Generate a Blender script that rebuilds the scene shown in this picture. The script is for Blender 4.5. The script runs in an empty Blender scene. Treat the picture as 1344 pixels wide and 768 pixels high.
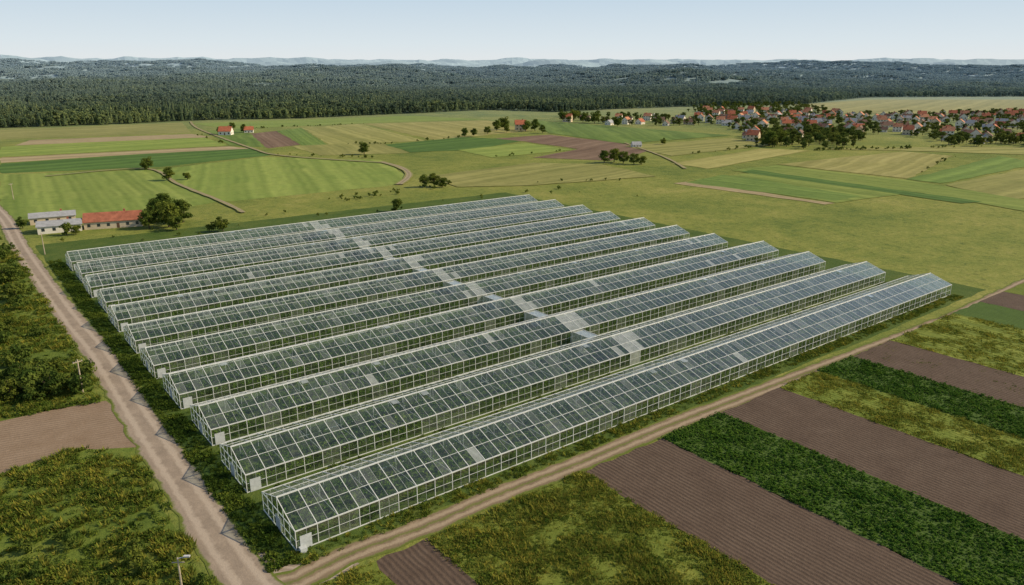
import bpy, math, random, bisect
from mathutils import Vector, noise
random.seed(11)
U=random.uniform
S=bpy.context.scene
# ---------------------------------------------------------------- ground frame fitted to image coordinates (metres, X along greenhouses)
f=977.0;p=math.atan(289/977.0);H=60.0
C=(-28.9,-83.3)
A=math.radians(52.3)
F=(math.cos(A),math.sin(A));R=(math.sin(A),-math.cos(A))
def G(px,py):
    """image pixel coordinates -> plan position on the flat ground (z=0)"""
    a=(px-672)/f;b=(py-384)/f
    t=H/(math.sin(p)+b*math.cos(p))  # ray through the image pixel, cut by the ground plane
    X=a*t;Y=(math.cos(p)-b*math.sin(p))*t
    return (C[0]+R[0]*X+F[0]*Y, C[1]+R[1]*X+F[1]*Y)
# ---------------------------------------------------------------- camera, sun, sky
cam=bpy.data.cameras.new("camera");co=bpy.data.objects.new("camera",cam);S.collection.objects.link(co);S.camera=co
cam.sensor_width=36;cam.lens=36*f/1344;cam.clip_end=80000;cam.clip_start=.5
co.location=(C[0],C[1],H);co.rotation_euler=(math.pi/2-p,0,A-math.pi/2)
w=bpy.data.worlds.new("World");S.world=w;w.use_nodes=True
saz=A-math.radians(84);sel=math.radians(33)
nt=w.node_tree;bg=nt.nodes['Background'];sk=nt.nodes.new('ShaderNodeTexSky');sk.sky_type='NISHITA';sk.sun_disc=False
sk.sun_elevation=sel;sk.sun_rotation=math.pi/2-saz;sk.dust_density=1.0;sk.air_density=.9;sk.ozone_density=.8
tc=nt.nodes.new('ShaderNodeTexCoord');sx=nt.nodes.new('ShaderNodeSeparateXYZ');nt.links.new(tc.outputs['Generated'],sx.inputs[0])
r1=nt.nodes.new('ShaderNodeValToRGB');nt.links.new(sx.outputs[2],r1.inputs[0])
e=r1.color_ramp.elements;e[0].position=0;e[0].color=(.80,.81,.80,1);e[1].position=.12;e[1].color=(.47,.62,.76,1)
q=e.new(.035);q.color=(.70,.78,.82,1)
r2=nt.nodes.new('ShaderNodeValToRGB');nt.links.new(sx.outputs[2],r2.inputs[0])
e=r2.color_ramp.elements;e[0].position=.1;e[0].color=(1,1,1,1);e[1].position=.6;e[1].color=(0,0,0,1)
sc=nt.nodes.new('ShaderNodeVectorMath');sc.operation='SCALE';sc.inputs[3].default_value=1/.13;nt.links.new(r1.outputs[0],sc.inputs[0])
mx=nt.nodes.new('ShaderNodeMix');mx.data_type='RGBA';nt.links.new(r2.outputs[0],mx.inputs[0]);nt.links.new(sk.outputs[0],mx.inputs[6]);nt.links.new(sc.outputs[0],mx.inputs[7])
nt.links.new(mx.outputs[2],bg.inputs[0]);bg.inputs[1].default_value=0.13
l=bpy.data.lights.new("sun",'SUN');l.energy=5.0;l.angle=math.radians(.7);l.color=(1,.83,.58);lo=bpy.data.objects.new("sun",l);S.collection.objects.link(lo)
d=Vector((math.cos(saz)*math.cos(sel),math.sin(saz)*math.cos(sel),math.sin(sel)));lo.rotation_euler=d.to_track_quat('Z','Y').to_euler()
S.view_settings.view_transform='Standard';S.view_settings.look='None';S.view_settings.exposure=0
# ---------------------------------------------------------------- node helpers
class N:
    def __init__(s,name):
        s.m=bpy.data.materials.new(name);s.m.use_nodes=True;s.t=s.m.node_tree;s.t.nodes.clear()
        s.out=s.t.nodes.new('ShaderNodeOutputMaterial')
    def n(s,k,**kw):
        x=s.t.nodes.new(k)
        for a,b in kw.items():setattr(x,a,b)
        return x
    def set(s,inp,v):
        if isinstance(v,bpy.types.NodeSocket): s.t.links.new(v,inp)
        elif isinstance(v,tuple) and len(v)==3 and inp.type=='RGBA': inp.default_value=(*v,1)
        else: inp.default_value=v
    def pos(s): return s.n('ShaderNodeNewGeometry').outputs['Position']
    def noise(s,vec,scale,detail=4,rough=.6,dist=0):
        x=s.n('ShaderNodeTexNoise');s.set(x.inputs['Vector'],vec);x.inputs['Scale'].default_value=scale
        x.inputs['Detail'].default_value=detail;x.inputs['Roughness'].default_value=rough;x.inputs['Distortion'].default_value=dist
        return x.outputs[0]
    def math(s,op,a,b=0.,c=0.,clamp=False):
        x=s.n('ShaderNodeMath',operation=op,use_clamp=clamp);s.set(x.inputs[0],a);s.set(x.inputs[1],b);s.set(x.inputs[2],c);return x.outputs[0]
    def ramp(s,fac,stops):
        x=s.n('ShaderNodeValToRGB');s.set(x.inputs[0],fac);e=x.color_ramp.elements
        while len(e)<len(stops): e.new(.5)
        for el,(po,c) in zip(e,stops): el.position=po;el.color=(*c,1)
        return x.outputs[0]
    def mix(s,fac,a,b,bt='MIX'):
        x=s.n('ShaderNodeMix',data_type='RGBA',blend_type=bt);s.set(x.inputs[0],fac);s.set(x.inputs[6],a);s.set(x.inputs[7],b);return x.outputs[2]
    def mr(s,v,a,b,c,d_):
        x=s.n('ShaderNodeMapRange');s.set(x.inputs[0],v)
        for i,k in enumerate((a,b,c,d_)): x.inputs[i+1].default_value=k
        return x.outputs[0]
    def bump(s,h,dist,strength=1.):
        x=s.n('ShaderNodeBump');s.set(x.inputs['Height'],h);x.inputs['Distance'].default_value=dist;x.inputs['Strength'].default_value=strength;return x.outputs[0]
    def diff(s,col,nrm=None,rough=.9,spec=.1,metal=0):
        x=s.n('ShaderNodeBsdfPrincipled');s.set(x.inputs['Base Color'],col);x.inputs['Roughness'].default_value=rough
        x.inputs['Specular IOR Level'].default_value=spec;x.inputs['Metallic'].default_value=metal
        if nrm is not None: s.set(x.inputs['Normal'],nrm)
        return x.outputs[0]
    def end(s,sh): s.t.links.new(sh,s.out.inputs[0]);return s.m
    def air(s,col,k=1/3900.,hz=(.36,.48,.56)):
        """aerial haze painted into the base colour, bluer with distance from the site"""
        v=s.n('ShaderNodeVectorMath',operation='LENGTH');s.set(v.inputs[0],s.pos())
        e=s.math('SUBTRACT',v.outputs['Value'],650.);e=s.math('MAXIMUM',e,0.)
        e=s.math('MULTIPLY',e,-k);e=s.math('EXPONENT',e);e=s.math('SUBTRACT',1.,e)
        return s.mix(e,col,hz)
def lerp(c,k): return tuple(min(1,x*k) for x in c)
def simple(name,c,var=.15,sc=3.,rough=.8,spec=.2,metal=0):
    a=N(name);n=a.noise(a.pos(),sc,3)
    return a.end(a.diff(a.ramp(n,[(.3,lerp(c,1-var)),(.7,lerp(c,1+var))]),rough=rough,spec=spec,metal=metal))
def groundmat(name,cols,patch=30.,fine=1.2,nrm=None,period=0,st=.3,broad=0,bst=.25,bump=.12,far=False):
    a=N(name);P=a.pos()
    n1=a.noise(P,1/patch,5,.65,.4);n2=a.noise(P,1/fine,5,.75);n3=a.noise(P,1/(fine*6),3,.6)
    fac=a.math('ADD',a.math('MULTIPLY',n1,.5),a.math('ADD',a.math('MULTIPLY',n2,.28),a.math('MULTIPLY',n3,.22)))
    k=len(cols);col=a.ramp(fac,[(.36+.28*i/(k-1),c) for i,c in enumerate(cols)])
    hgt=n2
    if nrm:
        dt=a.n('ShaderNodeVectorMath',operation='DOT_PRODUCT');a.set(dt.inputs[0],P);dt.inputs[1].default_value=(nrm[0],nrm[1],0)
        base=a.math('ADD',dt.outputs['Value'],a.math('MULTIPLY',n3,period*.7 if period else 1.))
        if period:
            s_=a.math('SINE',a.math('MULTIPLY',base,2*math.pi/period));s_=a.mr(s_,-1,1,0,1)
            g=a.mr(n1,.42,.58,.2,1.)
            col=a.mix(a.math('MULTIPLY',a.math('MULTIPLY',s_,st),g),col,lerp(cols[0],.4))
            hgt=a.math('SUBTRACT',n2,a.math('MULTIPLY',s_,.5))
        if broad:
            x=a.n('ShaderNodeCombineXYZ');a.set(x.inputs[0],a.math('MULTIPLY',a.math('ADD',dt.outputs['Value'],a.math('MULTIPLY',n1,broad*1.2)),1/broad))
            nb=a.noise(x.outputs[0],1.,2,.8)
            col=a.mix(a.mr(nb,.4,.6,0,bst),col,lerp(cols[-1],1.25));col=a.mix(a.mr(nb,.6,.38,0,bst),col,lerp(cols[0],.7))
    if far:
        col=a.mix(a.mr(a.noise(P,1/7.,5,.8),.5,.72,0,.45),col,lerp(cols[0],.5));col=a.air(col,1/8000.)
    return a.end(a.diff(col,a.bump(hgt,bump,.8)))
def foliage(name,c1,c2,trans=.25,far=False,hv=.35):
    a=N(name);oi=a.n('ShaderNodeObjectInfo').outputs['Random'];n=a.noise(a.pos(),.35,3,.7)
    col=a.ramp(n,[(.35,c1),(.65,c2)])
    col=a.mix(a.mr(oi,0,1,0,hv),col,lerp(c1,.55));
    col=a.mix(a.mr(a.math('FRACT',a.math('MULTIPLY',oi,17.3)),.6,1,0,hv),col,(c2[0]*1.7,c2[1]*1.3,c2[2]*.9))
    if far:
        g=a.noise(a.pos(),1/170.,4,.65)
        col=a.mix(a.mr(g,.5,.62,0,.6),col,(c2[0]*1.5,c2[1]*1.4,c2[2]*1.2));col=a.mix(a.mr(g,.5,.38,0,.55),col,lerp(c1,.6))
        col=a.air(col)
    else:
        g=a.noise(a.pos(),1/16.,4,.7)
        col=a.mix(a.mr(g,.5,.66,0,.5),col,(c2[0]*1.45,c2[1]*1.25,c2[2]*1.1))
    d1=a.n('ShaderNodeBsdfDiffuse');a.set(d1.inputs[0],col)
    if trans<=0: return a.end(d1.outputs[0])
    t1=a.n('ShaderNodeBsdfTranslucent');a.set(t1.inputs[0],col)
    m_=a.n('ShaderNodeMixShader');m_.inputs[0].default_value=trans
    a.t.links.new(d1.outputs[0],m_.inputs[1]);a.t.links.new(t1.outputs[0],m_.inputs[2])
    return a.end(m_.outputs[0])
# ---------------------------------------------------------------- mesh helpers
def mesh(n,v,fc,mats,mi=None,smooth=False):
    me=bpy.data.meshes.new(n);me.from_pydata(v,[],fc)
    for m_ in (mats if isinstance(mats,list) else [mats]): me.materials.append(m_)
    if mi: me.polygons.foreach_set('material_index',mi)
    if smooth: me.polygons.foreach_set('use_smooth',[True]*len(fc))
    me.update();return me
def obj(n,me,loc=(0,0,0),rz=0,sc=1,parent=None,link=True):
    o=bpy.data.objects.new(n,me);o.location=loc;o.rotation_euler=(0,0,rz);o.scale=(sc,sc,sc) if not isinstance(sc,tuple) else sc
    if link: S.collection.objects.link(o)
    if parent: o.parent=parent
    return o
class MB:
    def __init__(s): s.v=[];s.f=[];s.mi=[]
    def quad(s,a,b,c,d_,m=0):
        n=len(s.v);s.v+=[a,b,c,d_];s.f.append((n,n+1,n+2,n+3));s.mi.append(m)
    def tri(s,a,b,c,m=0):
        n=len(s.v);s.v+=[a,b,c];s.f.append((n,n+1,n+2));s.mi.append(m)
    def box(s,x0,y0,z0,x1,y1,z1,m=0):
        n=len(s.v);s.v+=[(x0,y0,z0),(x1,y0,z0),(x1,y1,z0),(x0,y1,z0),(x0,y0,z1),(x1,y0,z1),(x1,y1,z1),(x0,y1,z1)]
        for q in ((0,3,2,1),(4,5,6,7),(0,1,5,4),(1,2,6,5),(2,3,7,6),(3,0,4,7)): s.f.append(tuple(n+i for i in q));s.mi.append(m)
    def beam(s,a,b,w1,w2=None,m=0,up=(0,0,1)):
        w2=w2 or w1;a=Vector(a);b=Vector(b);d_=(b-a).normalized();u=Vector(up)
        if abs(d_.dot(u))>.95:u=Vector((1,0,0))
        x=d_.cross(u).normalized()*(w1/2);y=x.cross(d_).normalized()*(w2/2)
        n=len(s.v)
        for q in (a,b):
            for i,j in ((-1,-1),(1,-1),(1,1),(-1,1)): s.v.append(tuple(q+x*i+y*j))
        for i in range(4): s.f.append((n+i,n+(i+1)%4,n+4+(i+1)%4,n+4+i));s.mi.append(m)
        s.f.append((n,n+3,n+2,n+1));s.f.append((n+4,n+5,n+6,n+7));s.mi+=[m,m]
    def cone(s,a,b,r0,r1,k=6,m=0):
        a=Vector(a);b=Vector(b);d_=(b-a).normalized();u=Vector((0,1,0)) if abs(d_.z)>.9 else Vector((0,0,1))
        x=d_.cross(u).normalized();y=d_.cross(x);n=len(s.v)
        for q,r in ((a,r0),(b,r1)):
            for i in range(k):
                t=2*math.pi*i/k;s.v.append(tuple(q+x*math.cos(t)*r+y*math.sin(t)*r))
        for i in range(k): s.f.append((n+i,n+(i+1)%k,n+k+(i+1)%k,n+k+i));s.mi.append(m)
        s.f.append(tuple(n+k+i for i in range(k)));s.mi.append(m)
    def leaf(s,c,sz,nrm,m=0):
        nrm=nrm.normalized();u=nrm.orthogonal().normalized();v=nrm.cross(u);t=U(0,6.28)
        x=(u*math.cos(t)+v*math.sin(t))*sz;y=(v*math.cos(t)-u*math.sin(t))*sz*U(.6,1)
        b=nrm*sz*.25
        s.quad(tuple(c-x-b),tuple(c-y*.9),tuple(c+x-b),tuple(c+y+b*.4),m)
    def me(s,n,mats,smooth=False): return mesh(n,s.v,s.f,mats,s.mi,smooth)
def rv():
    while 1:
        v=Vector((U(-1,1),U(-1,1),U(-1,1)))
        if .05<v.length<1:return v.normalized()
def scatter(name,P,coll,rot=None,scl=None,idx=None,ncoll=1):
    n=len(P);me=bpy.data.meshes.new(name);me.from_pydata(P,[],[])
    rot=rot or [(0,0,U(0,6.28)) for _ in P];scl=scl or [1.]*n;idx=idx or [random.randrange(ncoll) for _ in P]
    a=me.attributes.new('rot','FLOAT_VECTOR','POINT');a.data.foreach_set('vector',[c for r in rot for c in r])
    a=me.attributes.new('scl','FLOAT','POINT');a.data.foreach_set('value',scl)
    a=me.attributes.new('idx','INT','POINT');a.data.foreach_set('value',idx)
    o=obj(name,me)
    g=bpy.data.node_groups.new(name,'GeometryNodeTree')
    g.interface.new_socket('Geometry',in_out='INPUT',socket_type='NodeSocketGeometry');g.interface.new_socket('Geometry',in_out='OUTPUT',socket_type='NodeSocketGeometry')
    gi=g.nodes.new('NodeGroupInput');go=g.nodes.new('NodeGroupOutput');ip=g.nodes.new('GeometryNodeInstanceOnPoints')
    ci=g.nodes.new('GeometryNodeCollectionInfo');ci.inputs[0].default_value=coll;ci.inputs[1].default_value=True;ci.inputs[2].default_value=True
    def at(nm,ty):
        x=g.nodes.new('GeometryNodeInputNamedAttribute');x.data_type=ty;x.inputs[0].default_value=nm
        return [q for q in x.outputs if q.enabled and q.name=='Attribute'][0]
    L=g.links.new
    L(gi.outputs[0],ip.inputs['Points']);L(ci.outputs[0],ip.inputs['Instance']);ip.inputs['Pick Instance'].default_value=True
    L(at('idx','INT'),ip.inputs['Instance Index']);L(at('rot','FLOAT_VECTOR'),ip.inputs['Rotation']);L(at('scl','FLOAT'),ip.inputs['Scale'])
    L(ip.outputs[0],go.inputs[0])
    md=o.modifiers.new('scatter','NODES');md.node_group=g
    return o
def coll(name,meshes):
    c=bpy.data.collections.new(name)
    for i,me in enumerate(meshes): c.objects.link(obj("%s_%02d"%(name,i),me,link=False))
    return c
def inpoly(x,y,P):
    r=False;j=len(P)-1
    for i in range(len(P)):
        xi,yi=P[i];xj,yj=P[j]
        if (yi>y)!=(yj>y) and x<(xj-xi)*(y-yi)/(yj-yi)+xi: r=not r
        j=i
    return r
def samp(P,n):
    xs=[q[0] for q in P];ys=[q[1] for q in P];o=[]
    k=0
    while len(o)<n and k<n*40:
        k+=1;x=U(min(xs),max(xs));y=U(min(ys),max(ys))
        if inpoly(x,y,P):o.append((x,y))
    return o
# ---------------------------------------------------------------- terrain
FB=[(-60,171),(0,168),(150,163),(250,158),(400,155),(560,148),(640,144),(730,147),(900,140),(1060,137),(1140,128),(1344,127),(1420,127)]
fb=[]
for q in FB:
    x,y=G(*q);fb.append((math.atan2(y-C[1],x-C[0]),math.hypot(x-C[0],y-C[1])))
fb.sort();fa=[q[0] for q in fb]
def dB(az):
    if az<=fa[0]:return fb[0][1]
    if az>=fa[-1]:return fb[-1][1]
    i=bisect.bisect(fa,az);t=(az-fa[i-1])/(fa[i]-fa[i-1]);return fb[i-1][1]*(1-t)+fb[i][1]*t
KE=[(0,0),(300,0),(1000,2),(2000,12),(3500,38),(6000,86),(9000,160),(12000,235),(16000,262),(90000,0)]
HX,HY=C[0]+3500*math.cos(A-math.radians(12.4)),C[1]+3500*math.sin(A-math.radians(12.4))
def polar(x,y):
    dx=x-C[0];dy=y-C[1];return math.atan2(dy,dx),math.hypot(dx,dy)
def terrain(x,y):
    az,D=polar(x,y)
    if abs(az-A)>math.pi: az+=2*math.pi if az<A else -2*math.pi
    e=D-dB(az)-30
    if e<=0:return 0.
    for i in range(1,len(KE)):
        if e<KE[i][0]:
            t=(e-KE[i-1][0])/(KE[i][0]-KE[i-1][0]);z=KE[i-1][1]*(1-t)+KE[i][1]*t;break
    else: z=0
    am=min(e*.0145,70)
    n=noise.fractal(Vector((x/1250.,y/1250.,3.1)),.9,2.1,4)
    z+=am*n*1.25
    hx=(x-HX);hy=(y-HY);u=hx*R[0]+hy*R[1];v=hx*F[0]+hy*F[1]
    z+=52*math.exp(-(u/230)**2-(v/420)**2)
    return max(z,0)
rad=[0.,60,150,300,450,600,700];r=780.
while r<17500: rad.append(r);r*=1.03
rad+= [24000,45000,75000]
azs=[];t=A-math.radians(58)
while t<A+math.radians(58): azs.append(t);t+=math.radians(.4)
while t<A-math.radians(58)+2*math.pi-.05: azs.append(t);t+=math.radians(6)
V=[(C[0],C[1],0)];fm=[0.];Fc=[];n=len(azs)
for r in rad[1:]:
    for t in azs:
        x=C[0]+r*math.cos(t);y=C[1]+r*math.sin(t)
        z=terrain(x,y) if r<17600 else -150. if r>30000 else 100.
        V.append((x,y,z));az,D=polar(x,y)
        if az-A>math.pi: az-=2*math.pi
        if az-A<-math.pi: az+=2*math.pi
        fm.append(max(0,min(1,(D-dB(az)+20)/30)))
for j in range(n): Fc.append((0,1+j,1+(j+1)%n))
for i in range(len(rad)-2):
    for j in range(n):
        a=1+i*n;Fc.append((a+j,a+n+j,a+n+(j+1)%n,a+(j+1)%n))
a=N("ground");P=a.pos()
n1=a.noise(P,1/60.,6,.65,.5);n2=a.noise(P,1/1.6,5,.75);n3=a.noise(P,1/9.,4,.65,.3);n4=a.noise(P,1/260.,3,.6)
fac=a.math('ADD',a.math('MULTIPLY',n1,.36),a.math('ADD',a.math('MULTIPLY',n2,.28),a.math('ADD',a.math('MULTIPLY',n3,.2),a.math('MULTIPLY',n4,.16))))
col=a.ramp(fac,[(.39,(.085,.125,.026)),(.46,(.145,.18,.036)),(.53,(.21,.225,.05)),(.62,(.30,.28,.085))])
dk=a.noise(P,1/3.5,6,.8);col=a.mix(a.mr(dk,.53,.68,0,.8),col,(.05,.085,.018))
fn=a.noise(P,1/70.,6,.8);fcol=a.ramp(fn,[(.35,(.035,.065,.026)),(.65,(.12,.155,.055))])
at=a.n('ShaderNodeAttribute',attribute_name='forest')
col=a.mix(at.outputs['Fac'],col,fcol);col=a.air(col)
gm=a.end(a.diff(col,a.bump(a.math('ADD',n2,a.math('MULTIPLY',n3,1.5)),.4,.8)))
me=mesh("ground",V,Fc,gm)
me.attributes.new('forest','FLOAT','POINT').data.foreach_set('value',fm)
obj("ground",me)
# ---------------------------------------------------------------- fields
zc=[.03]
def sheet(name,P,mat_,jit=.5,z=None,step=12.):
    if z is None: z=zc[0];zc[0]+=.008
    O=[]
    for i in range(len(P)):
        a=Vector(P[i]);b=Vector(P[(i+1)%len(P)]);k=max(1,int((b-a).length/step))
        for j in range(k):
            q=a.lerp(b,j/k);O.append((q.x+U(-jit,jit),q.y+U(-jit,jit),z))
    v=O;me=bpy.data.meshes.new(name);me.from_pydata(v,[],[tuple(range(len(v)))])
    me.materials.append(mat_)
    if me.polygons[0].normal.z<0: me.flip_normals()
    return obj(name,me)
def longn(P):
    b=None
    for i in range(len(P)):
        d_=Vector(P[(i+1)%len(P)])-Vector(P[i])
        if b is None or d_.length>b.length:b=d_
    b.normalize();return (-b.y,b.x)
GREEN=[(.09,.155,.03),(.13,.20,.042),(.175,.24,.055)]
BRIGHT=[(.135,.205,.038),(.185,.245,.05),(.245,.285,.07)]
DARK=[(.05,.11,.022),(.075,.14,.028),(.10,.17,.036)]
OLIVE=[(.175,.19,.05),(.23,.23,.07),(.29,.275,.095)]
TAN=[(.25,.20,.105),(.31,.25,.14),(.37,.30,.175)]
BROWN=[(.13,.085,.055),(.18,.12,.08),(.22,.155,.105)]
YEL=[(.22,.22,.06),(.285,.27,.085),(.35,.32,.12)]
fl=[
("crop_field",[(0,229),(200,223),(285,265),(190,282),(0,290)],BRIGHT,4,.25,14),
("crop_field",[(206,223),(345,206),(500,210),(538,232),(520,243),(290,265),(240,245)],BRIGHT,5,.2,18),
("crop_field",[(0,215),(190,202),(330,195),(365,203),(210,219),(0,228)],DARK,5,.2,18),
("stubble_field",[(0,207),(300,192),(330,195),(190,202),(0,214)],TAN,6,.1,10),
("crop_field",[(0,193),(260,178),(300,191),(0,206)],BRIGHT,8,.1,18),
("stubble_field",[(20,191),(40,184),(250,176),(280,180)],TAN,0,0,9),
("pasture_field",[(-30,172),(240,161),(250,174),(-30,184)],OLIVE,0,0,20),
("ploughed_field",[(325,176),(362,172),(395,190),(352,195)],BROWN,4,.15,9),
("crop_field",[(364,172),(395,168),(430,190),(398,192)],GREEN,4,.15,9),
("pasture_field",[(397,168),(470,163),(560,185),(432,190)],OLIVE,6,.1,16),
("crop_field",[(270,172),(322,169),(348,194),(302,191)],GREEN,6,.1,16),
("crop_field",[(250,162),(540,152),(640,157),(480,162),(300,170)],BRIGHT,8,.1,22),
("stubble_field",[(480,163),(640,158),(700,172),(570,184)],YEL,8,.1,12),
("crop_field",[(380,192),(500,187),(540,201),(420,204)],OLIVE,6,.1,15),
("crop_field",[(505,190),(610,180),(690,184),(620,197),(540,200)],DARK,6,.1,15),
("ploughed_field",[(650,182),(720,177),(800,186),(862,196),(800,211),(700,207),(760,196),(690,186)],BROWN,4,.2,12),
("crop_field",[(600,197),(690,188),(752,197),(645,207)],BRIGHT,5,.1,12),
("stubble_field",[(880,215),(1000,195),(1062,198),(930,222)],YEL,6,.1,12),
("stubble_field",[(885,241),(905,239),(1095,267),(1085,269)],TAN,0,0,6),
("crop_field",[(905,236),(1000,226),(1210,252),(1100,267)],BRIGHT,5,.15,12),
("crop_field",[(900,240),(950,230),(1000,236),(1130,258),(1095,264)],GREEN,5,.15,12),
("stubble_field",[(1020,216),(1185,199),(1250,205),(1192,235)],YEL,7,.12,14),
("crop_field",[(1190,236),(1312,205),(1344,211),(1360,216),(1238,241)],GREEN,6,.15,13),
("stubble_field",[(1240,243),(1360,220),(1400,235),(1400,255),(1330,262)],OLIVE,6,.15,13),
("crop_field",[(960,224),(1020,217),(1190,237),(1340,262),(1400,272),(1400,288),(1210,254)],BRIGHT,5,.2,9),
("crop_field",[(970,226),(985,223),(1290,265),(1262,267)],DARK,0,0,9),
("pasture_field",[(1040,138),(1140,131),(1420,131),(1420,150),(1100,149)],YEL,0,0,30),
("stubble_field",[(820,192),(960,181),(1012,191),(880,205)],OLIVE,7,.1,12),
("crop_field",[(700,158),(830,168),(960,178),(820,189),(720,175)],GREEN,7,.1,20),
("pasture_field",[(1060,196),(1250,193),(1400,193),(1400,205),(1180,198)],OLIVE,7,.1,20),
("pasture_field",[(560,232),(700,214),(790,216),(860,232),(700,244),(600,246)],OLIVE,0,0,14),
]
for i,(nm,pp,cols,per,st,br) in enumerate(fl):
    PP=[G(*q) for q in pp];k=U(.9,1.1)
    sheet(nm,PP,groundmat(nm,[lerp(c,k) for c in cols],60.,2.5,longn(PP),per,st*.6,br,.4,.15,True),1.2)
# near strips beside the track (run along -Y)
def sx_(a,b=None): return G(*a)[0]
TY=-8.3
X0=sx_((480,728));X1=sx_((555,703));X2=sx_((762,620));X3=sx_((862,574));X4=sx_((950,545));X5=sx_((1030,513));X6=sx_((1078,490));X7=sx_((1120,470));X8=sx_((1175,450));X9=sx_((1262,415));X10=sx_((1292,399));X11=sx_((1325,386))
NX=(1,0)
SOIL=[(.080,.056,.041),(.112,.080,.059),(.15,.11,.082)]
GR=[(.085,.12,.02),(.135,.17,.028),(.20,.22,.042)]
CR=[(.05,.09,.018),(.07,.12,.025),(.09,.15,.03)]
yb=-110
def strip(nm,xa,xb,cols,per,st,y0=TY,y1=yb,**k):
    return sheet(nm,[(xa,y0),(xb,y0),(xb,y1),(xa,y1)],groundmat(nm,cols,9.,.5,NX,per,st,**k),.3,step=2.)
strip("grass_strip",X0-9,X0,GR,0,0)
strip("ploughed_field",X0,X1,SOIL,.8,.45,bump=.12)
strip("grass_strip",X1,X2,GR,0,0)
strip("ploughed_field",X2,X3,SOIL,.75,.45,bump=.12)
strip("crop_field",X3,X4,CR,.7,.6)
strip("ploughed_field",X4,X5,SOIL,.75,.45,bump=.12)
strip("grass_strip",X5,X6,[lerp(c,1.15) for c in GR],.9,.3)
strip("crop_field",X6,X7,CR,.7,.5)
strip("ploughed_field",X7,X8,SOIL,.9,.4,bump=.12)
strip("grass_strip",X8,X9,[lerp(c,1.15) for c in GR],1.5,.3,broad=3,bst=.4)
strip("crop_field",X9,X10,CR,1.2,.4)
strip("ploughed_field",X10,X11,SOIL,1,.4,bump=.12)
strip("grass_strip",X11,X11+30,GR,1.2,.3)
# left of road
ROUGH=[(.065,.105,.018),(.12,.165,.028),(.19,.215,.042)]
sheet("rough_grass",[(-120,-120),(-11,-120),(-11,235),(-60,260),(-160,240),(-160,40)],groundmat("rough_grass",ROUGH,14.,1.,None,bump=.4),.6,z=.012,step=6.)
tanP=[G(-40,560),G(20,548),G(140,526),G(172,560),G(188,588),G(100,588),G(0,622),G(-60,640)]
sheet("ploughed_field",tanP,groundmat("tan_soil",[(.20,.14,.09),(.26,.19,.13),(.32,.24,.17)],10.,.6,(math.sin(2.9),-math.cos(2.9)),.9,.35,bump=.1),.5,z=.02,step=3.)
sheet("verge_grass",[(-4.6,-4),(-4.6,230),(205,225),(205,-4)],groundmat("verge_grass",[(.045,.085,.015),(.07,.11,.022),(.11,.14,.03)],12.,.8,None,bump=.3),.4,z=.016,step=5.)
# ---------------------------------------------------------------- roads
def ribbon(name,P,wd,mat_,z,jit=.15,step=2.5):
    P=[Vector((q[0],q[1])) for q in P];Q=[]
    for i in range(len(P)-1):
        a=P[max(0,i-1)];b=P[i];c=P[i+1];d_=P[min(len(P)-1,i+2)];k=max(2,int((c-b).length/step))
        for j in range(k):
            t=j/k;Q.append(.5*((2*b)+(c-a)*t+(2*a-5*b+4*c-d_)*t*t+(3*b-a-3*c+d_)*t**3))
    Q.append(P[-1]);v=[];uv=[];fc=[]
    for i,q in enumerate(Q):
        tn=(Q[min(i+1,len(Q)-1)]-Q[max(i-1,0)]).normalized();nn=Vector((-tn.y,tn.x))
        for j in range(5):
            s=(j/4-.5);jj=U(-jit,jit) if j in(0,4) else 0
            x=q+nn*(s*wd+jj);v.append((x.x,x.y,z));uv.append(j/4)
    for i in range(len(Q)-1):
        for j in range(4): a=i*5+j;fc.append((a,a+5,a+6,a+1))
    me=mesh(name,v,fc,mat_);me.attributes.new('across','FLOAT','POINT').data.foreach_set('value',uv)
    if me.polygons[0].normal.z<0: me.flip_normals()
    return obj(name,me)
def roadmat(name,c,rut,grass,mid,edge,bw=.12):
    a=N(name);P=a.pos();u=a.n('ShaderNodeAttribute',attribute_name='across').outputs['Fac']
    n1=a.noise(P,.25,5,.7);n2=a.noise(P,2.5,5,.7)
    col=a.mix(a.mr(n1,.35,.65,0,1),c,lerp(c,.72));col=a.mix(a.mr(n2,.4,.7,0,.35),col,lerp(c,.6))
    un=a.math('ADD',u,a.math('MULTIPLY',a.math('SUBTRACT',a.noise(P,.5,4,.7),.5),bw*2.))
    dd=a.math('ABSOLUTE',a.math('SUBTRACT',un,.5))
    rt=a.math('ABSOLUTE',a.math('SUBTRACT',dd,.21))
    col=a.mix(a.mr(rt,.04,.11,.8,0),col,rut)
    g=a.mix(n2,lerp(grass,.6),lerp(grass,1.4))
    col=a.mix(a.mr(dd,.02,.08,mid,0),col,g)
    col=a.mix(a.mr(dd,edge,edge+.06,0,1),col,g)
    return a.end(a.diff(col,a.bump(n2,.08,.7)))
mroad=roadmat("gravel_road",(.34,.275,.21),(.42,.35,.275),(.12,.15,.03),.0,.40)
mtrk=roadmat("dirt_track",(.25,.19,.12),(.36,.285,.20),(.12,.15,.03),.7,.36)
mcl=roadmat("clay_track",(.30,.25,.16),(.34,.28,.18),(.22,.22,.07),.3,.28)
rd=[G(-14,266),G(8,290),G(30,330),(-8.1,134),(-6.9,100),(-7.1,65),(-7.2,44),(-7.2,27),(-7.2,15),(-7.2,5),(-6.8,-4),(-5.5,-14),(-3,-28),(0,-45),(4,-70)]
ribbon("gravel_road",rd,6.4,mroad,.055,.4)
tk=[(-6.2,-4.5),(-2,-5.6)]+[G(*q) for q in [(450,731),(560,690),(650,651),(760,608),(870,562),(1000,512),(1130,463),(1250,416),(1310,388),(1380,358),(1500,325)]]
ribbon("dirt_track",tk,4.8,mtrk,.05,.3)
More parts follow.
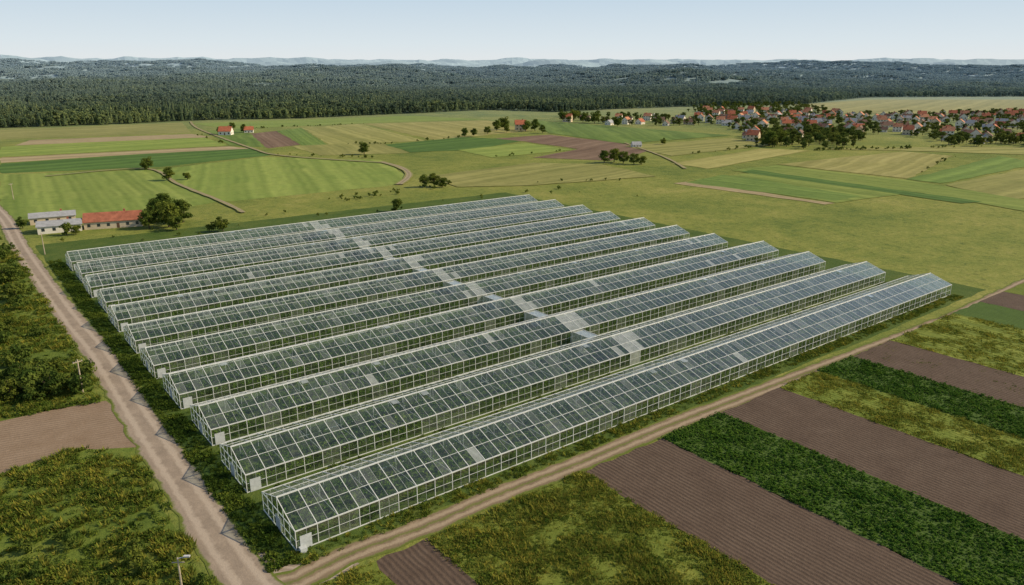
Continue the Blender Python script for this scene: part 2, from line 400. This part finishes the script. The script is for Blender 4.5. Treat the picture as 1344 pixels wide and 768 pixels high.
ribbon("dirt_track",[(-4.5,3),(-4.2,-.5),(-2,-3.4),(3,-5)],2.6,mroad,.045,.2)
ribbon("dirt_track",[(-4.3,-16),(-2.8,-11),(0,-7.6),(5,-6)],3.4,mroad,.047,.3)
ribbon("farm_track",[G(*q) for q in [(500,213),(527,221),(537,231),(524,243)]],5,mcl,.5,.4,6)
ribbon("farm_track",[G(*q) for q in [(60,232),(190,222),(235,243),(290,265),(320,280)]],2.6,mcl,.51,.4,6)
ribbon("farm_track",[G(*q) for q in [(250,160),(262,170),(330,195),(372,205),(500,214)]],3,mcl,.52,.4,6)
ribbon("farm_track",[G(*q) for q in [(820,188),(870,206),(900,222)]],2.4,mcl,.53,.4,6)
# ---------------------------------------------------------------- greenhouses
white=simple("galvanised_steel",(.58,.60,.57),.1,1.,.45,.5)
thin=simple("glazing_bar",(.38,.40,.38),.1,1.,.5,.4)
def glass(name,dust,tint,base=(.01,.05),f0=.075):
    a=N(name);pr=a.n('ShaderNodeAttribute',attribute_name='pane').outputs['Fac']
    P=a.pos();nz=a.noise(P,.7,4,.7)
    tr=a.n('ShaderNodeBsdfTransparent');tr.inputs[0].default_value=(*tint,1)
    gl=a.n('ShaderNodeBsdfGlossy');gl.inputs['Roughness'].default_value=.1;gl.inputs[0].default_value=(.97,.97,.97,1)
    df=a.n('ShaderNodeBsdfDiffuse');df.inputs[0].default_value=(.54,.58,.54,1)
    # two-sided Schlick reflectance of a thin pane
    ge=a.n('ShaderNodeNewGeometry');dt=a.n('ShaderNodeVectorMath',operation='DOT_PRODUCT')
    a.set(dt.inputs[0],ge.outputs['Normal']);a.set(dt.inputs[1],ge.outputs['Incoming'])
    c_=a.math('ABSOLUTE',dt.outputs['Value']);fz=a.math('POWER',a.math('SUBTRACT',1.,c_,clamp=True),3.4)
    fz=a.math('ADD',a.math('MULTIPLY',fz,.9),f0,clamp=True)
    m1=a.n('ShaderNodeMixShader');m2=a.n('ShaderNodeMixShader')
    k=a.math('MULTIPLY',a.math('POWER',pr,5.),dust);k=a.math('ADD',k,a.mr(nz,.4,.75,*base),clamp=True)
    a.set(m1.inputs[0],k);a.t.links.new(tr.outputs[0],m1.inputs[1]);a.t.links.new(df.outputs[0],m1.inputs[2])
    a.set(m2.inputs[0],fz);a.t.links.new(m1.outputs[0],m2.inputs[1]);a.t.links.new(gl.outputs[0],m2.inputs[2])
    return a.end(m2.outputs[0])
mglass=glass("greenhouse_glass",.12,(.90,.955,.93),(.012,.065))
mfrost=glass("frosted_panel",.1,(.8,.85,.83),(.35,.6))
msolid=simple("grey_panel",(.45,.48,.48),.15,1.5,.5,.3)
mfloor=groundmat("greenhouse_floor",[(.045,.08,.02),(.08,.12,.03),(.14,.14,.06)],5.,.7,(0,1),2.3,.4)
L=189.;W=12.;E=3.0;RD=5.1;PT=18.05;NB=63;bay=L/NB
fr=MB()
for k in range(NB+1):
    x=k*bay
    fr.beam((x,0,0),(x,0,E),.1,m=0);fr.beam((x,W,0),(x,W,E),.08,m=0)
    fr.beam((x,0,E),(x,W/2,RD),.1,m=0,up=(1,0,0));fr.beam((x,W/2,RD),(x,W,E),.09,m=0,up=(1,0,0))
    if k%2==0: fr.beam((x,.1,E-.05),(x,W-.1,E-.05),.06,m=1);fr.beam((x,W/2,E),(x,W/2,RD-.05),.06,m=1)
    if k<NB:
        xm=x+bay/2
        fr.beam((xm,0,0),(xm,0,E),.04,m=1)
        fr.beam((xm,0,E),(xm,W/2,RD),.045,m=1,up=(1,0,0));fr.beam((xm,W/2,RD),(xm,W,E),.04,m=1,up=(1,0,0))
for y,z,wd in ((0,E,.15),(W,E,.13),(W/2,RD+.03,.18),(0,.1,.12),(W,.1,.1),(0,1.5,.05),(W*.25,(E+RD)/2,.065),(W*.75,(E+RD)/2,.065)):
    fr.beam((-.06,y,z),(L+.06,y,z),wd,m=0)
for x in (0,L):
    for y in (2,4,6,8,10):
        z=E+(RD-E)*(1-abs(y-6)/6);fr.beam((x,y,0),(x,y,z),.08,m=0)
    fr.beam((x,0,E),(x,W,E),.1,m=0);fr.beam((x,0,1.5),(x,W,1.5),.06,m=0);fr.beam((x,0,.1),(x,W,.1),.12,m=0)
fme=fr.me("frame",[white,thin])
def gh(i,xo,yo,dl):
    root=bpy.data.objects.new("greenhouse",None);S.collection.objects.link(root);root.location=(xo,yo,0)
    obj("frame",fme,parent=root)
    v=[];fc=[];mi=[];pv=[]
    def pane(a,b,c,d_,n_,mt=None):
        k=len(v);j=[U(-.016,.016) for _ in range(4)]
        for q,jj in zip((a,b,c,d_),j):
            q=Vector(q)+Vector(n_)*jj;v.append(tuple(q))
        fc.append((k,k+1,k+2,k+3));r_=random.random();
        m_=0
        if mt is not None: m_=mt
        elif r_<.003: m_=1
        mi.append(m_);pv.extend([random.random()]*4)
    sl=Vector((0,-(RD-E),W/2)).normalized();sr=Vector((0,RD-E,W/2)).normalized()
    for k in range(NB):
        x0=k*bay;x1=x0+bay
        cor=k==27
        for h in range(2):
            xa=x0+h*bay/2;xb=xa+bay/2
            for s in range(2):
                y0=W/4*s;y1=y0+W/4;z0=E+(RD-E)*s/2;z1=z0+(RD-E)/2
                m_=None
                if cor and (i>0): m_=1
                elif k in(26,28) and i>0 and random.random()<.3: m_=1
                pane((xa,y0,z0),(xb,y0,z0),(xb,y1,z1),(xa,y1,z1),sl,m_)
                pane((xa,W-y1,z1),(xb,W-y1,z1),(xb,W-y0,z0),(xa,W-y0,z0),sr)
        pane((x0,0,.1),(x1,0,.1),(x1,0,E),(x0,0,E),(0,-1,0),1 if (cor and i>0) else 0)
        pane((x1,W,.1),(x0,W,.1),(x0,W,E),(x1,W,E),(0,1,0),0)
    for x,s in ((0,-1),(L,1)):
        for y in range(0,12,2):
            za=E+(RD-E)*(1-abs(y-6)/6);zb=E+(RD-E)*(1-abs(y+2-6)/6)
            pane((x,y,.1),(x,y+2,.1),(x,y+2,zb),(x,y,za),(s,0,0),0)
    me=mesh("glass",v,fc,[mglass,mfrost],mi);me.attributes.new('pane','FLOAT','POINT').data.foreach_set('value',pv)
    obj("glass",me,parent=root)
    b=MB();b.quad((.05,.05,.09),(L-.05,.05,.09),(L-.05,W-.05,.09),(.05,W-.05,.09));obj("floor",b.me("floor",mfloor),parent=root)
    b=MB();b.box(.5,-.12,.05,2.1,-.07,2.1);b.box(-.12,5.1,.05,-.07,6.9,2.2)
    if i==0: b.box(.2,-.9,.02,1.1,-.14,.7)
    obj("door",b.me("door",msolid),parent=root)
    b=MB()
    for _ in range(4):
        x=bay*random.randrange(3,NB-3);y=W/2-.15;z=RD-.02
        b.quad((x+.1,y,z+.06),(x+bay/2-.1,y,z+.06),(x+bay/2-.1,y-1.4,z-.1),(x+.1,y-1.4,z-.1))
    obj("roof_vent",b.me("roof_vent",mfrost),parent=root)
    root.scale=((L+dl)/L,1,1)
for i in range(11):
    gh(i,U(-.5,.5) if i else 0,i*PT,U(-2,2) if i else 2)
    if 0<i<10:
        y0=i*PT+W+.15;y1=(i+1)*PT-.15;xx=82.5+U(-.5,.5)
        b=MB();b.quad((xx-1.4,y0,2.75),(xx+1.4,y0,2.75),(xx+1.4,y1,2.75),(xx-1.4,y1,2.75),0)
        for s in(-1.4,1.4):
            b.quad((xx+s,y0,.1),(xx+s,y1,.1),(xx+s,y1,2.7),(xx+s,y0,2.7),0)
            for yy in (y0,(y0+y1)/2,y1): b.beam((xx+s*1.02,yy,0),(xx+s*1.02,yy,2.8),.1,m=1)
            b.beam((xx+s*1.02,y0,2.78),(xx+s*1.02,y1,2.78),.12,m=1)
        obj("greenhouse_passage",b.me("greenhouse_passage",[mfrost,white]))
# ---------------------------------------------------------------- vegetation prototypes
bark=simple("bark",(.09,.065,.045),.3,4.)
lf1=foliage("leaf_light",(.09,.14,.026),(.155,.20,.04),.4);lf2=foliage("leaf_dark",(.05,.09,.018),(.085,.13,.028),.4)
def tree(h,cr,nc,nl,ls,seed,trunk=True,mats=None,ch=None,cone=False):
    random.seed(seed);b=MB();ch=ch or h*.72;cz=h-ch/2
    if trunk:
        b.cone((0,0,-.2),(U(-.1,.1),U(-.1,.1),h*.45),h*.03,h*.018,6,2);b.cone((0,0,h*.45),(U(-.3,.3),U(-.3,.3),h*.85),h*.018,h*.005,5,2)
        for k in range(5):
            t=k*1.256+U(-.3,.3);b.cone((0,0,h*U(.25,.4)),(math.cos(t)*cr*.65,math.sin(t)*cr*.65,h*U(.5,.75)),h*.012,h*.004,4,2)
    for k in range(nc):
        v=rv();rr=U(.35,.85);c=Vector((v.x*cr*rr,v.y*cr*rr,cz+v.z*ch*.5*rr));sz=cr*U(.28,.5)
        dk=random.random()<.3
        for j in range(nl):
            q=rv();q.z=q.z*.9+.15;pt=c+Vector((q.x,q.y,q.z*.75))*sz*U(.6,1.08)
            if pt.z<h*.06: pt.z=h*.06+U(0,.3)
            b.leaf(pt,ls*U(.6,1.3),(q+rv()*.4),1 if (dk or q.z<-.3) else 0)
    return b.me("tree_%d"%seed,mats or [lf1,lf2,bark])
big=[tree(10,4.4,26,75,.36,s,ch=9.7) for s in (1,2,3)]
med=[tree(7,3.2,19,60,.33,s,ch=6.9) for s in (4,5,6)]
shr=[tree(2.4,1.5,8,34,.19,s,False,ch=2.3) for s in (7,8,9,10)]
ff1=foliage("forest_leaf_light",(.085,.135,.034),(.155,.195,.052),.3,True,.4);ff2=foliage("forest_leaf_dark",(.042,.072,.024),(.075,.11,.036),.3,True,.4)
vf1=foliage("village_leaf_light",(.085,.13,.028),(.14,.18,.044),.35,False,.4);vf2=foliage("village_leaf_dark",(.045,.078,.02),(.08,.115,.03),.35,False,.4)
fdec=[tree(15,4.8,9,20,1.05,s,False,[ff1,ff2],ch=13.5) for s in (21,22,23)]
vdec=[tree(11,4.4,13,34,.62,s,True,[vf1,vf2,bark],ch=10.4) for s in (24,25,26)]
def conifer(h,r,seed,layers=7,m=None):
    random.seed(seed);b=MB();b.cone((0,0,-.5),(0,0,h*.5),.25,.15,4,1)
    for k in range(layers):
        t=k/(layers-1);z0=h*(.16+.72*t);rr=r*(1-t)**.8+.35;K=8;z1=z0+h*.2;o=U(0,6)
        for i in range(K):
            a0=o+6.283*i/K;a1=a0+6.283/K*.5;a2=a0+6.283/K;R1=rr*U(.8,1.15);R2=rr*.55
            ap=(0,0,z1);m_=0 if random.random()<.6 else 1
            b.tri(ap,(math.cos(a0)*R2,math.sin(a0)*R2,z0+.5),(math.cos(a1)*R1,math.sin(a1)*R1,z0-.4),m_)
            b.tri(ap,(math.cos(a1)*R1,math.sin(a1)*R1,z0-.4),(math.cos(a2)*R2,math.sin(a2)*R2,z0+.5),m_)
    return b.me("conifer_%d"%seed,m or [ff1,ff2])
fcon=[conifer(U(16,18),U(2.9,3.5),s) for s in (31,32)]+[conifer(16,3.2,33,m=[ff2,ff1])]
def grove(seed,nn,sp):
    random.seed(seed);b=MB()
    for k in range(nn):
        t=U(0,6.28);rr=sp*math.sqrt(random.random());c=Vector((math.cos(t)*rr,math.sin(t)*rr,0));h=U(10,14);m_=0 if random.random()<.75 else 1
        if random.random()<.3:
            K=6;R1=U(2.6,3.6)
            for i in range(K):
                a0=6.283*i/K;a1=6.283*(i+1)/K
                b.tri(tuple(c+Vector((0,0,h))),tuple(c+Vector((math.cos(a0)*R1,math.sin(a0)*R1,h*.25+U(-1,1)))),tuple(c+Vector((math.cos(a1)*R1,math.sin(a1)*R1,h*.25+U(-1,1)))),m_)
        else:
            for j in range(12):
                q=rv();q.z=abs(q.z);b.leaf(c+Vector((q.x*3.6,q.y*3.6,h*.6+q.z*h*.3)),2.3,q+rv()*.25,m_)
    return b.me("grove_%d"%seed,[ff1,ff2])
gro=[grove(s,26,18) for s in (41,42,43)]
random.seed(77)
cF=coll("forest_tree",fdec+fcon);cG=coll("grove",gro)
PF=[];SF=[];IF=[];PG=[];SG=[]
AR=math.radians(41)
def ring(d0,d1,sp,out,scl,s0,s1):
    area=AR*(d1*d1-d0*d0);n=int(area/(sp*sp))
    for _ in range(n):
        D=math.sqrt(U(d0*d0,d1*d1));az=A+U(-AR,AR);b_=dB(az)
        if D-b_<0: continue
        x=C[0]+D*math.cos(az);y=C[1]+D*math.sin(az)
        if D>b_+150 and noise.noise(Vector((x/330,y/330,9)))>.45: continue
        out.append((x,y,terrain(x,y)-.3));k=.8+.6*(noise.noise(Vector((x/90,y/90,1)))*.5+.5);scl.append(U(s0,s1)*k)
ring(860,2600,9.4,PF,SF,.6,1.1)
for q in PF:
    m_=noise.noise(Vector((q[0]/160,q[1]/160,7)));IF.append(random.choice((3,4,5)) if m_+U(-.35,.35)>.12 else random.choice((0,1,2)))
for _ in range(2200):
    az=A+U(-AR,AR);D=dB(az)+U(-10,26);x=C[0]+D*math.cos(az);y=C[1]+D*math.sin(az);PF.append((x,y,terrain(x,y)-.3));SF.append(U(.35,.95));IF.append(random.randrange(6))
scatter("forest",PF,cF,scl=SF,idx=IF)
ring(2550,8200,32,PG,SG,.8,1.2)
scatter("distant_forest",PG,cG,scl=SG,ncoll=3)
# ---------------------------------------------------------------- grass & crops
def tuft(seed,h,w_,nb,m):
    random.seed(seed);b=MB()
    for k in range(nb):
        t=U(0,6.28);r0=U(0,w_*.5);x=math.cos(t)*r0;y=math.sin(t)*r0;l_=U(.5,1)*h;ln=U(.3,.8)*h;bw=w_*.1
        t2=t+U(-.8,.8);c,s=math.cos(t2),math.sin(t2)
        b.tri((x-s*bw,y+c*bw,0),(x+s*bw,y-c*bw,0),(x+c*ln,y+s*ln,l_),random.choice((0,0,1)))
    return b.me("tuft_%d"%seed,m)
def plant(seed,nl,r,h,ls,m,k2=.5):
    random.seed(seed);b=MB()
    for k in range(nl):
        q=rv();q.z=abs(q.z);b.leaf(Vector((q.x*r,q.y*r,h*.2+q.z*h*.8)),ls*U(.6,1.3),q+Vector((0,0,.3))+rv()*k2,k%len(m))
    return b.me("plant_%d"%seed,m)
gy=foliage("grass_yellow",(.18,.20,.035),(.30,.29,.055),.4);gg=foliage("grass_green",(.085,.14,.02),(.155,.205,.034),.4)
gdk=foliage("grass_dark",(.045,.085,.014),(.08,.125,.022),.35)
tG=coll("grass_tuft",[tuft(51,.6,1.,22,[gg,gy])]+[plant(s,22,.5,.4,.14,[gg,gg,gdk],.7) for s in (52,53)])
tY=coll("dry_tuft",[tuft(54,.7,1.15,24,[gy,gg])]+[plant(s,22,.55,.45,.13,[gy,gg],.7) for s in (55,56)])
tD=coll("dark_tuft",[tuft(57,.5,.9,22,[gdk,gg]),plant(58,22,.5,.4,.14,[gdk,gg],.7)])
cl=foliage("crop_leaf",(.05,.12,.018),(.10,.195,.03),.35,hv=.3)
cP=coll("crop_plant",[plant(s,18,.36,.7,.17,[cl]) for s in (61,62,63)])
gcl=foliage("greenhouse_crop_leaf",(.08,.155,.026),(.15,.24,.045),.3,hv=.3)
def bed(seed):
    random.seed(seed);b=MB()
    for k in range(66):
        b.leaf(Vector((U(-1,1),U(-.7,.7),U(.15,1.2))),U(.14,.28),rv()+Vector((0,0,.9)),0)
    return b.me("bed_%d"%seed,[gcl])
cB=coll("crop_bed",[bed(s) for s in (64,65,66)])
random.seed(99)
def area(P,n,sc0,sc1):
    o=[];s=[]
    for x,y in samp(P,n):
        k=noise.noise(Vector((x/5.,y/5.,2)))*.5+.5
        k2=noise.noise(Vector((x/13.,y/13.,5)))
        if inpoly(x,y,tanP): continue
        if x<-10 and k2>.18 and random.random()<.75: continue
        if random.random()<k*1.4: o.append((x,y,.03));s.append(U(sc0,sc1)*(.6+.9*k))
    return o,s
def addarea(name,parts,c,nc):
    P=[];Q=[]
    for a_ in parts:
        o,s=area(*a_);P+=o;Q+=s
    scatter(name,P,c,scl=Q,ncoll=nc)
rc=lambda x0,x1,y0,y1:[(x0,y0),(x1,y0),(x1,y1),(x0,y1)]
addarea("wild_grass",[(rc(X1,X2,-80,TY),9000,.7,1.2),(rc(X5,X6,-75,TY),6500,.5,1.1),(rc(X8,X9,-60,TY),6000,.6,1.1),(rc(X0-9,X0,-40,TY),1500,.6,1.),
  (rc(-90,-10.5,-70,80),10000,.7,1.4),(rc(-120,-10.5,80,230),7000,.8,1.6)],tY,3)
addarea("meadow_grass",[(rc(X1,X2,-80,TY),8000,.7,1.1),(rc(X5,X9,-60,TY),3000,.5,.9),(rc(-1,192,-3.2,-.3),2200,.5,.9),(rc(-90,-10.5,-70,80),16000,.8,1.5),(rc(-120,-10.5,80,230),10000,.8,1.6)],tG,3)
addarea("verge_tufts",[(rc(X1,X2,-80,TY),2000,.8,1.4),(rc(-4.4,-.6,-2,200),3500,.6,1.2),(rc(-90,-10.5,-70,80),4500,.9,1.5),(rc(-120,-10.5,80,230),2500,.9,1.7)]+[(rc(0,190,i*PT-5.6,i*PT-.4),900,.5,1.) for i in range(1,11)],tD,2)
P=[];Q=[]
for xa,xb,yl in ((X3,X4,-85),(X6,X7,-70)):
    x=xa+.35
    while x<xb-.2:
        y=TY
        while y>yl:
            if random.random()<.93:P.append((x+U(-.12,.12),y+U(-.15,.15),.05));Q.append(U(.6,1.2)*(1+.35*noise.noise(Vector((x/4,y/4,0)))))
            y-=.45
        x+=.85
scatter("crop_plants",P,cP,scl=Q,ncoll=3)
P=[];Q=[];RR=[]
for i in range(11):
    for yy in (1.4,3.7,6.,8.3,10.6):
        x=1.5
        while x<L-1:
            if random.random()<.92: P.append((x,i*PT+yy+U(-.1,.1),.1));Q.append(U(.8,1.15));RR.append((0,0,random.choice((0,math.pi))+U(-.08,.08)))
            x+=1.9
scatter("greenhouse_crops",P,cB,rot=RR,scl=Q,ncoll=3)
cS=coll("shrub",shr);P=[];Q=[]
for reg,n_,a0,a1 in ((rc(-75,-11.5,-70,22),200,.3,1.),(rc(-120,-13,72,240),190,.4,1.4),([G(-40,500),G(20,470),G(80,480),G(120,500),G(110,520),G(-20,545)],50,.8,1.8),([G(-30,300),G(15,320),G(50,400),G(10,460),G(-60,460)],40,.8,1.8),
     (rc(0,200,207,240),16,.3,.7),([G(300,300),G(600,250),G(800,225),G(860,262),G(740,262),G(420,288)],18,.3,.8),([G(430,262),G(590,240),G(600,244),G(440,268)],40,.4,1.)):
    for x,y in samp(reg,n_):
        if inpoly(x,y,tanP):continue
        P.append((x,y,0));Q.append(U(a0,a1))
# hedgerows along some field edges
for a_,b_,n_ in (((365,203),(500,208),14),((250,174),(300,191),8),((505,190),(610,180),14),((645,207),(752,197),8),((880,205),(1012,191),16),((1060,198),(1250,194),50),((300,170),(480,163),30),((430,190),(505,189),10),((1192,235),(1250,205),7)):
    xa,ya=G(*a_);xb,yb_=G(*b_)
    for _ in range(n_):
        t=random.random();P.append((xa+(xb-xa)*t+U(-3,3),ya+(yb_-ya)*t+U(-3,3),0));Q.append(U(.3,1.2))
scatter("shrubs",P,cS,scl=Q,ncoll=4)
# ---------------------------------------------------------------- individual trees
def T(px,py,h,kind=None,name="deciduous_tree"):
    x,y=G(px,py);ms=big if (kind or ('b' if h>7 else 'm'))=='b' else med;hh=10 if ms is big else 7
    k=h/hh;obj(name,random.choice(ms),(x,y,0),U(0,6.28),(k*U(.95,1.2),k*U(.95,1.2),k))
for q in [(205,292,10),(222,298,11),(240,292,10),(196,300,8),(214,286,11),(232,302,7),(293,304,6),(278,304,4),(520,278,6),(558,246,7),(570,245,7.5),(580,246,6.5),(478,203,10),
  (793,214,9),(806,213,10),(818,215,9),(832,216,8),(842,216,7),(195,222,8),(190,223,6),(222,237,8),(246,236,5),(320,174,9),(290,176,8),(305,170,8),(652,172,12),(662,170,14),(690,173,12),(702,172,13),(712,175,9),(610,180,9),(622,179,8),
  (88,309,5),(100,308,4.5),(12,372,7),(30,300,5),(0,345,7),(22,395,6),(870,190,6),(740,160,13),(752,158,14),(765,161,13),(780,162,14),(810,167,12),(1010,192,14),(1025,190,13),(25,505,5),(55,512,6),(70,520,5),(38,522,5),(15,525,5),(665,174,9),(640,176,8)]:
    T(*q)
# ---------------------------------------------------------------- buildings
red=simple("clay_tile_roof",(.38,.125,.065),.25,.8);red2=simple("orange_tile_roof",(.44,.20,.11),.25,.8);brn=simple("brown_roof",(.18,.11,.08),.25,.8);gry=simple("grey_roof",(.30,.31,.32),.2,.8)
rbr=simple("weathered_tile_roof",(.30,.11,.065),.3,.6)
wal=simple("white_render",(.70,.66,.57),.08,.5);wal2=simple("cream_render",(.58,.48,.34),.08,.5);brick=simple("red_brick",(.33,.12,.075),.2,2.)
win=simple("window_glass",(.03,.04,.05),.1,1.,.1,.6);dor=simple("wood_door",(.14,.08,.05),.2,2.)
def house(n,l_,w_,e_,r_,wm,rm,nw,chim=True,floors=1):
    b=MB();h=w_/2;x=l_/2;o=.4
    b.quad((-x,-h,0),(x,-h,0),(x,-h,e_),(-x,-h,e_));b.quad((x,h,0),(-x,h,0),(-x,h,e_),(x,h,e_))
    for s in(-1,1):
        k=len(b.v);b.v+=[(s*x,-h,0),(s*x,h,0),(s*x,h,e_),(s*x,0,r_),(s*x,-h,e_)];b.f.append((k,k+1,k+2,k+3,k+4) if s>0 else (k+4,k+3,k+2,k+1,k));b.mi.append(0)
    sl=(r_-e_)/h;zo=e_-o*sl
    for s in(-1,1):
        for dz,fl_ in((.05,0),(.22,1)):
            q=[(-x-o,s*(h+o),zo+dz),(x+o,s*(h+o),zo+dz),(x+o,0,r_+dz),(-x-o,0,r_+dz)]
            b.quad(*(q if s<0 else q[::-1]),1)
        b.quad((-x-o,s*(h+o),zo+.05),(x+o,s*(h+o),zo+.05),(x+o,s*(h+o),zo+.22),(-x-o,s*(h+o),zo+.22),1)
    for fl_ in range(floors):
        z=1.+fl_*2.8
        for s in(-1,1):
            for i in range(nw):
                cx=-x+l_*(i+.5)/nw
                if fl_==0 and i==nw//2 and s<0: b.box(cx-.5,s*h-.04,.05,cx+.5,s*h+.04,2.1,3)
                else: b.box(cx-.55,s*h-.04,z,cx+.55,s*h+.04,z+1.2,2)
            for yy in(-h*.5,h*.5): b.box(s*x-.04,yy-.5,z,s*x+.04,yy+.5,z+1.2,2)
    if chim: b.box(x*.35,h*.2,r_-1.5,x*.35+.7,h*.2+.7,r_+.9,4)
    return b.me(n,[wm,rm,win,dor,brick])
hs=[house("village_house",10,8.5,3.2,6.8,wal,red,3),house("village_house",9,8,5.6,8.8,wal,red2,3,floors=2),house("village_house",12,8,3.,6.,wal2,brn,4),house("village_house",9.5,9,5.4,9,wal2,red,3,floors=2),house("village_house",11,8,3.,6.3,wal,gry,3),house("village_house",8,7,3,6,wal,brn,2)]
vP=[G(*q) for q in [(900,163),(925,146),(1060,148),(1110,152),(1350,149),(1420,160),(1400,192),(1260,190),(1170,176),(1060,180),(985,186),(960,170)]]
hp=[]
for x,y in samp(vP,1800):
    if all((x-a_)**2+(y-b_)**2>18**2 for a_,b_ in hp): hp.append((x,y))
    if len(hp)>=215:break
for x,y in [G(*q) for q in [(745,160),(768,158),(795,160),(812,158),(826,159),(850,158),(866,160),(885,162),(893,158),(840,163),(874,165),(800,164),(905,160),(858,155),(822,163)]]: hp.append((x,y))
for x,y in hp: obj("village_house",random.choice(hs+hs[:2]+hs[4:]),(x,y,0),random.choice((0,1.57))+U(-.25,.25)+.5,U(.9,1.15))
x,y=G(297,177);obj("farmhouse",hs[0],(x,y,0),-.6,1.2);x,y=G(327,174);obj("farmhouse",hs[0],(x,y,0),-.4,.9)
x,y=G(683,171);obj("farmhouse",hs[3],(x,y,0),-.6,1.2);x,y=G(835,193);obj("farm_shed",hs[4],(x,y,0),-.5,.7)
def bld(n,pa,pb,w_,e_,r_,wm,rm,nw):
    a_=Vector(G(*pa));b_=Vector(G(*pb));d_=b_-a_;an=math.atan2(d_.y,d_.x);nn=Vector((-d_.y,d_.x)).normalized()
    if nn.dot(Vector(F))<0: nn=-nn
    c=(a_+b_)/2+nn*w_/2;obj(n,house(n,d_.length,w_,e_,r_,wm,rm,nw,True),(c.x,c.y,0),an)
bld("farmhouse",(111,302),(187,297),9,3.,5.8,wal2,rbr,6)
bld("barn",(50,308),(108,303),9,2.8,4.2,wal,gry,4)
bld("farm_shed",(40,296),(100,291),8,2.8,4.2,wal2,gry,4)
P=[];Q=[]
for reg,n_ in ((vP,680),([G(*q) for q in [(985,192),(1000,176),(1060,170),(1140,177),(1120,194),(1050,197)]],170),([G(*q) for q in [(1240,192),(1250,183),(1400,183),(1400,195)]],60),([G(*q) for q in [(725,162),(735,152),(900,155),(930,166),(800,166)]],90),([G(*q) for q in [(900,148),(930,135),(1060,139),(1090,148),(1060,150)]],240)):
    for x,y in samp(reg,n_):
        if all((x-a_)**2+(y-b_)**2>9**2 for a_,b_ in hp): P.append((x,y,0));Q.append(U(.45,.95))
scatter("village_trees",P,coll("village_tree",vdec),scl=Q,ncoll=3)
# ---------------------------------------------------------------- poles
wood=simple("weathered_wood",(.40,.34,.25),.2,3.);met=simple("grey_metal",(.5,.5,.5),.1,3.,.4,.5,0)
def pole(px,py,h,rz):
    x,y=G(px,py);b=MB();b.cone((0,0,0),(0,0,h),.18,.12,8,0);b.beam((-.9,0,h-.5),(.9,0,h-.5),.12,m=0)
    for s in(-.8,-.3,.3,.8): b.cone((s,0,h-.44),(s,0,h-.2),.05,.03,6,1)
    obj("utility_pole",b.me("utility_pole",[wood,met]),(x,y,0),rz)
pole(109,516,7,.3);pole(59,334,7.5,.3);pole(18,262,8,.3)
x,y=G(243,800);b=MB();b.cone((0,0,0),(0,0,7),.15,.1,8,0);b.beam((-.1,0,6.9),(1.0,0,7.15),.08,m=1);b.box(.7,-.16,7.1,1.4,.16,7.26,1);b.beam((-.7,0,6.4),(.7,0,6.4),.1,m=0)
obj("street_lamp",b.me("street_lamp",[wood,met]),(x,y,0),-.6)
